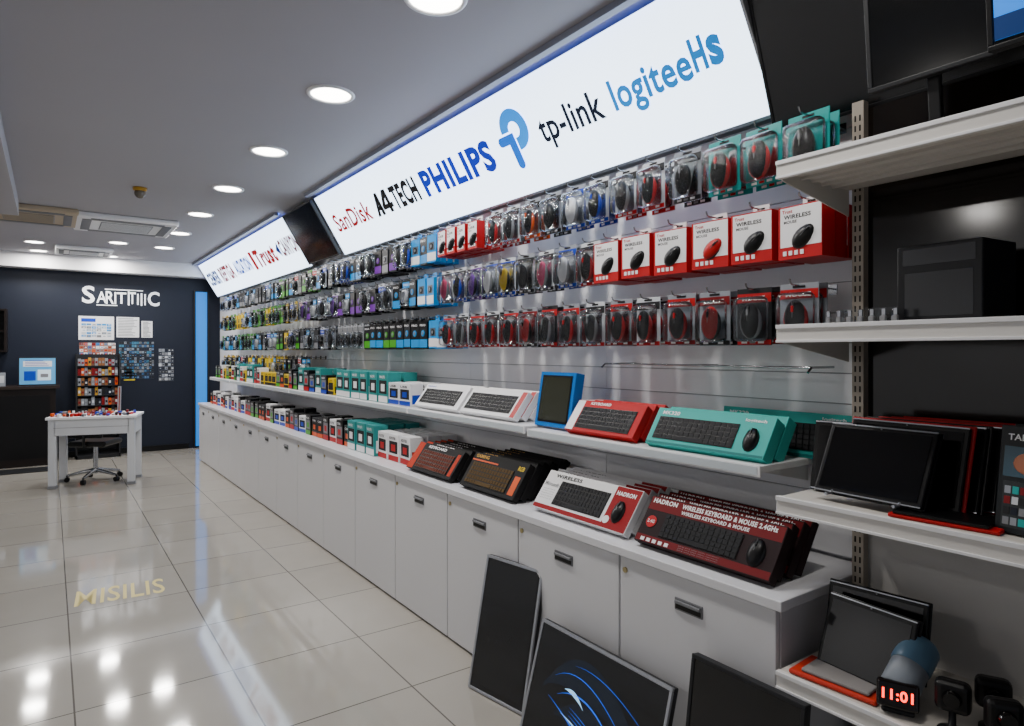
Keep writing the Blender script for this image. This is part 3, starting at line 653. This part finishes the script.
ob('shelf',MB().box(.025,1.125,.02,.32,.26,.28,WD),cb)
vm=mt('#d2c070',.4); m=MB().text('MISILIS',-.23,-.14,.46,.28,0,vm,.01,mx=T(.35,4.57,.0012)@RZ(-4.4)@RX(-90))  # mirrored lettering reflected in the floor, modelled as flat yellow letters
ob('floor_reflection_lettering',m,label='reflected lettering in the glossy tiles, modelled as flat pale yellow letters',cat='lettering')
# desk
dk=ob('desk',None,mx=T(-.02,8.42,0)@RZ(-14),label='white metal desk with drawer front in the open floor',cat='desk')
DW=.80;DD=.5
ob('desk_top',MB().box(-.02,DW+.02,-.02,DD,.73,.757,PWHITE,.004),dk)
ob('drawer_front',MB().box(.05,DW-.05,0,.02,.56,.73,mt('#c4c6ca',.35),.004).box(.05,DW-.05,-.002,0,.64,.644,GREY),dk)
for x in (0,DW-.06): ob('side_panel',MB().box(x,x+.06,.06,DD-.08,.56,.73,WHITE),dk)
for x in (0,DW-.07):
    for y in (0,DD-.09):
        ob('leg',MB().box(x,x+.07,y,y+.07,.03,.73,mt('#c2c4c8',.35),.004).box(x-.006,x+.076,y-.006,y+.076,0,.03,GREY,.003),dk)
dm=T(-.02,8.42,.7575)@RZ(-14)
pal=[DR,RED,ORNG,PWHITE,DR,DGREY,GREY,BLUE]
for k in range(60):
    x=.02+.0125*k; y=.02+.13*(k%3)+random.uniform(0,.08)
    m=MB().box(-.012,.012,-.03,.03,0,random.uniform(.015,.04),random.choice(pal),.003).box(-.008,.008,-.031,-.029,.003,.012,random.choice(pal))
    ob('trinket_box',m,mx=dm@T(x,y,0)@RZ(random.uniform(-20,20)),label='tiny colourful packet lying on the white desk',cat='small packet',group='small packets on the desk')
monitor('display_stand',.035,.30,dm@T(.56,.43,.0)@RX(-8),'slim upright display stand on the desk',bez=SILVER,cat='display stand',scr=mt('#90432c',.4),t=.02)
ch=ob('office_chair',None,mx=T(.42,8.72,0)@RZ(150),label='black office swivel chair tucked under the desk',cat='chair')
ob('seat',MB().box(-.2,.2,-.2,.2,.40,.46,BLACK,.025,3),ch)
ob('backrest',MB().box(-.18,.18,.19,.23,.5,.72,BLACK,.018,3).tube([(0,.1,.4),(0,.24,.42),(0,.24,.55)],.014,DGREY),ch)
ob('gas_column',MB().tube([(0,0,.08),(0,0,.40)],.024,CHROME,14),ch)
m=MB()
for k in range(5):
    a=R(72*k+20); m.tube([(0,0,.12),(.15*math.cos(a),.15*math.sin(a),.095),(.27*math.cos(a),.27*math.sin(a),.07)],[.026,.02,.014],CHROME)
ob('star_base',m,ch)
for k in range(5):
    a=R(72*k+20); c_,s_=.27*math.cos(a),.27*math.sin(a)
    ob('caster',MB().tube([(c_-.02*s_/.27,s_+.02*c_/.27,.027),(c_+.02*s_/.27,s_-.02*c_/.27,.027)],.027,BLACK,14).tube([(c_,s_,.03),(c_,s_,.075)],.008,DGREY),ch)
def cassette(x,y,w,d,label,rz=0,pm=PWHITE):
    o=ob('air_conditioner',None,mx=T(x,y,CZ)@RZ(rz),label=label,cat='air conditioner')
    ob('panel',MB().box(-w/2,w/2,-d/2,d/2,-.05,-.001,pm,.012),o)
    m=MB().box(-w*.26,w*.26,-d*.26,d*.26,-.054,-.05,GREY)
    for k in range(9): yy=-d*.25+k*d*.5/8; m.box(-w*.25,w*.25,yy,yy+.012,-.058,-.054,pm)
    ob('grille',m,o)
    for (a,b,c,e) in ((-w*.36,w*.36,-d*.44,-d*.35),(-w*.36,w*.36,d*.35,d*.44),(-w*.44,-w*.35,-d*.36,d*.36),(w*.35,w*.44,-d*.36,d*.36)):
        ob('louvre',MB().box(a,b,c,e,-.056,-.049,mt('#77787c',.5),.002),o)
cassette(.62,7.6,.85,.85,'white square ceiling cassette air conditioner')
cassette(-.16,7.5,.75,.8,'beige ceiling air vent with slatted grille',pm=mt('#b8a890',.5))
cassette(.35,9.85,.6,.6,'smaller white square ceiling air conditioner')
sc=ob('security_camera',None,mx=T(.58,5.9,CZ),label='small round security sensor fixed to the ceiling',cat='security camera')
ob('mount',MB().lathe([(0,0),(.05,0),(.05,-.02),(.03,-.03),(0,-.03)],GOLD,n=20),sc); ob('dome',MB().ell((0,0,-.045),(.04,.04,.04),mt('#5e564a',.2)),sc)
for o in reversed(PROTO): bpy.data.objects.remove(o)
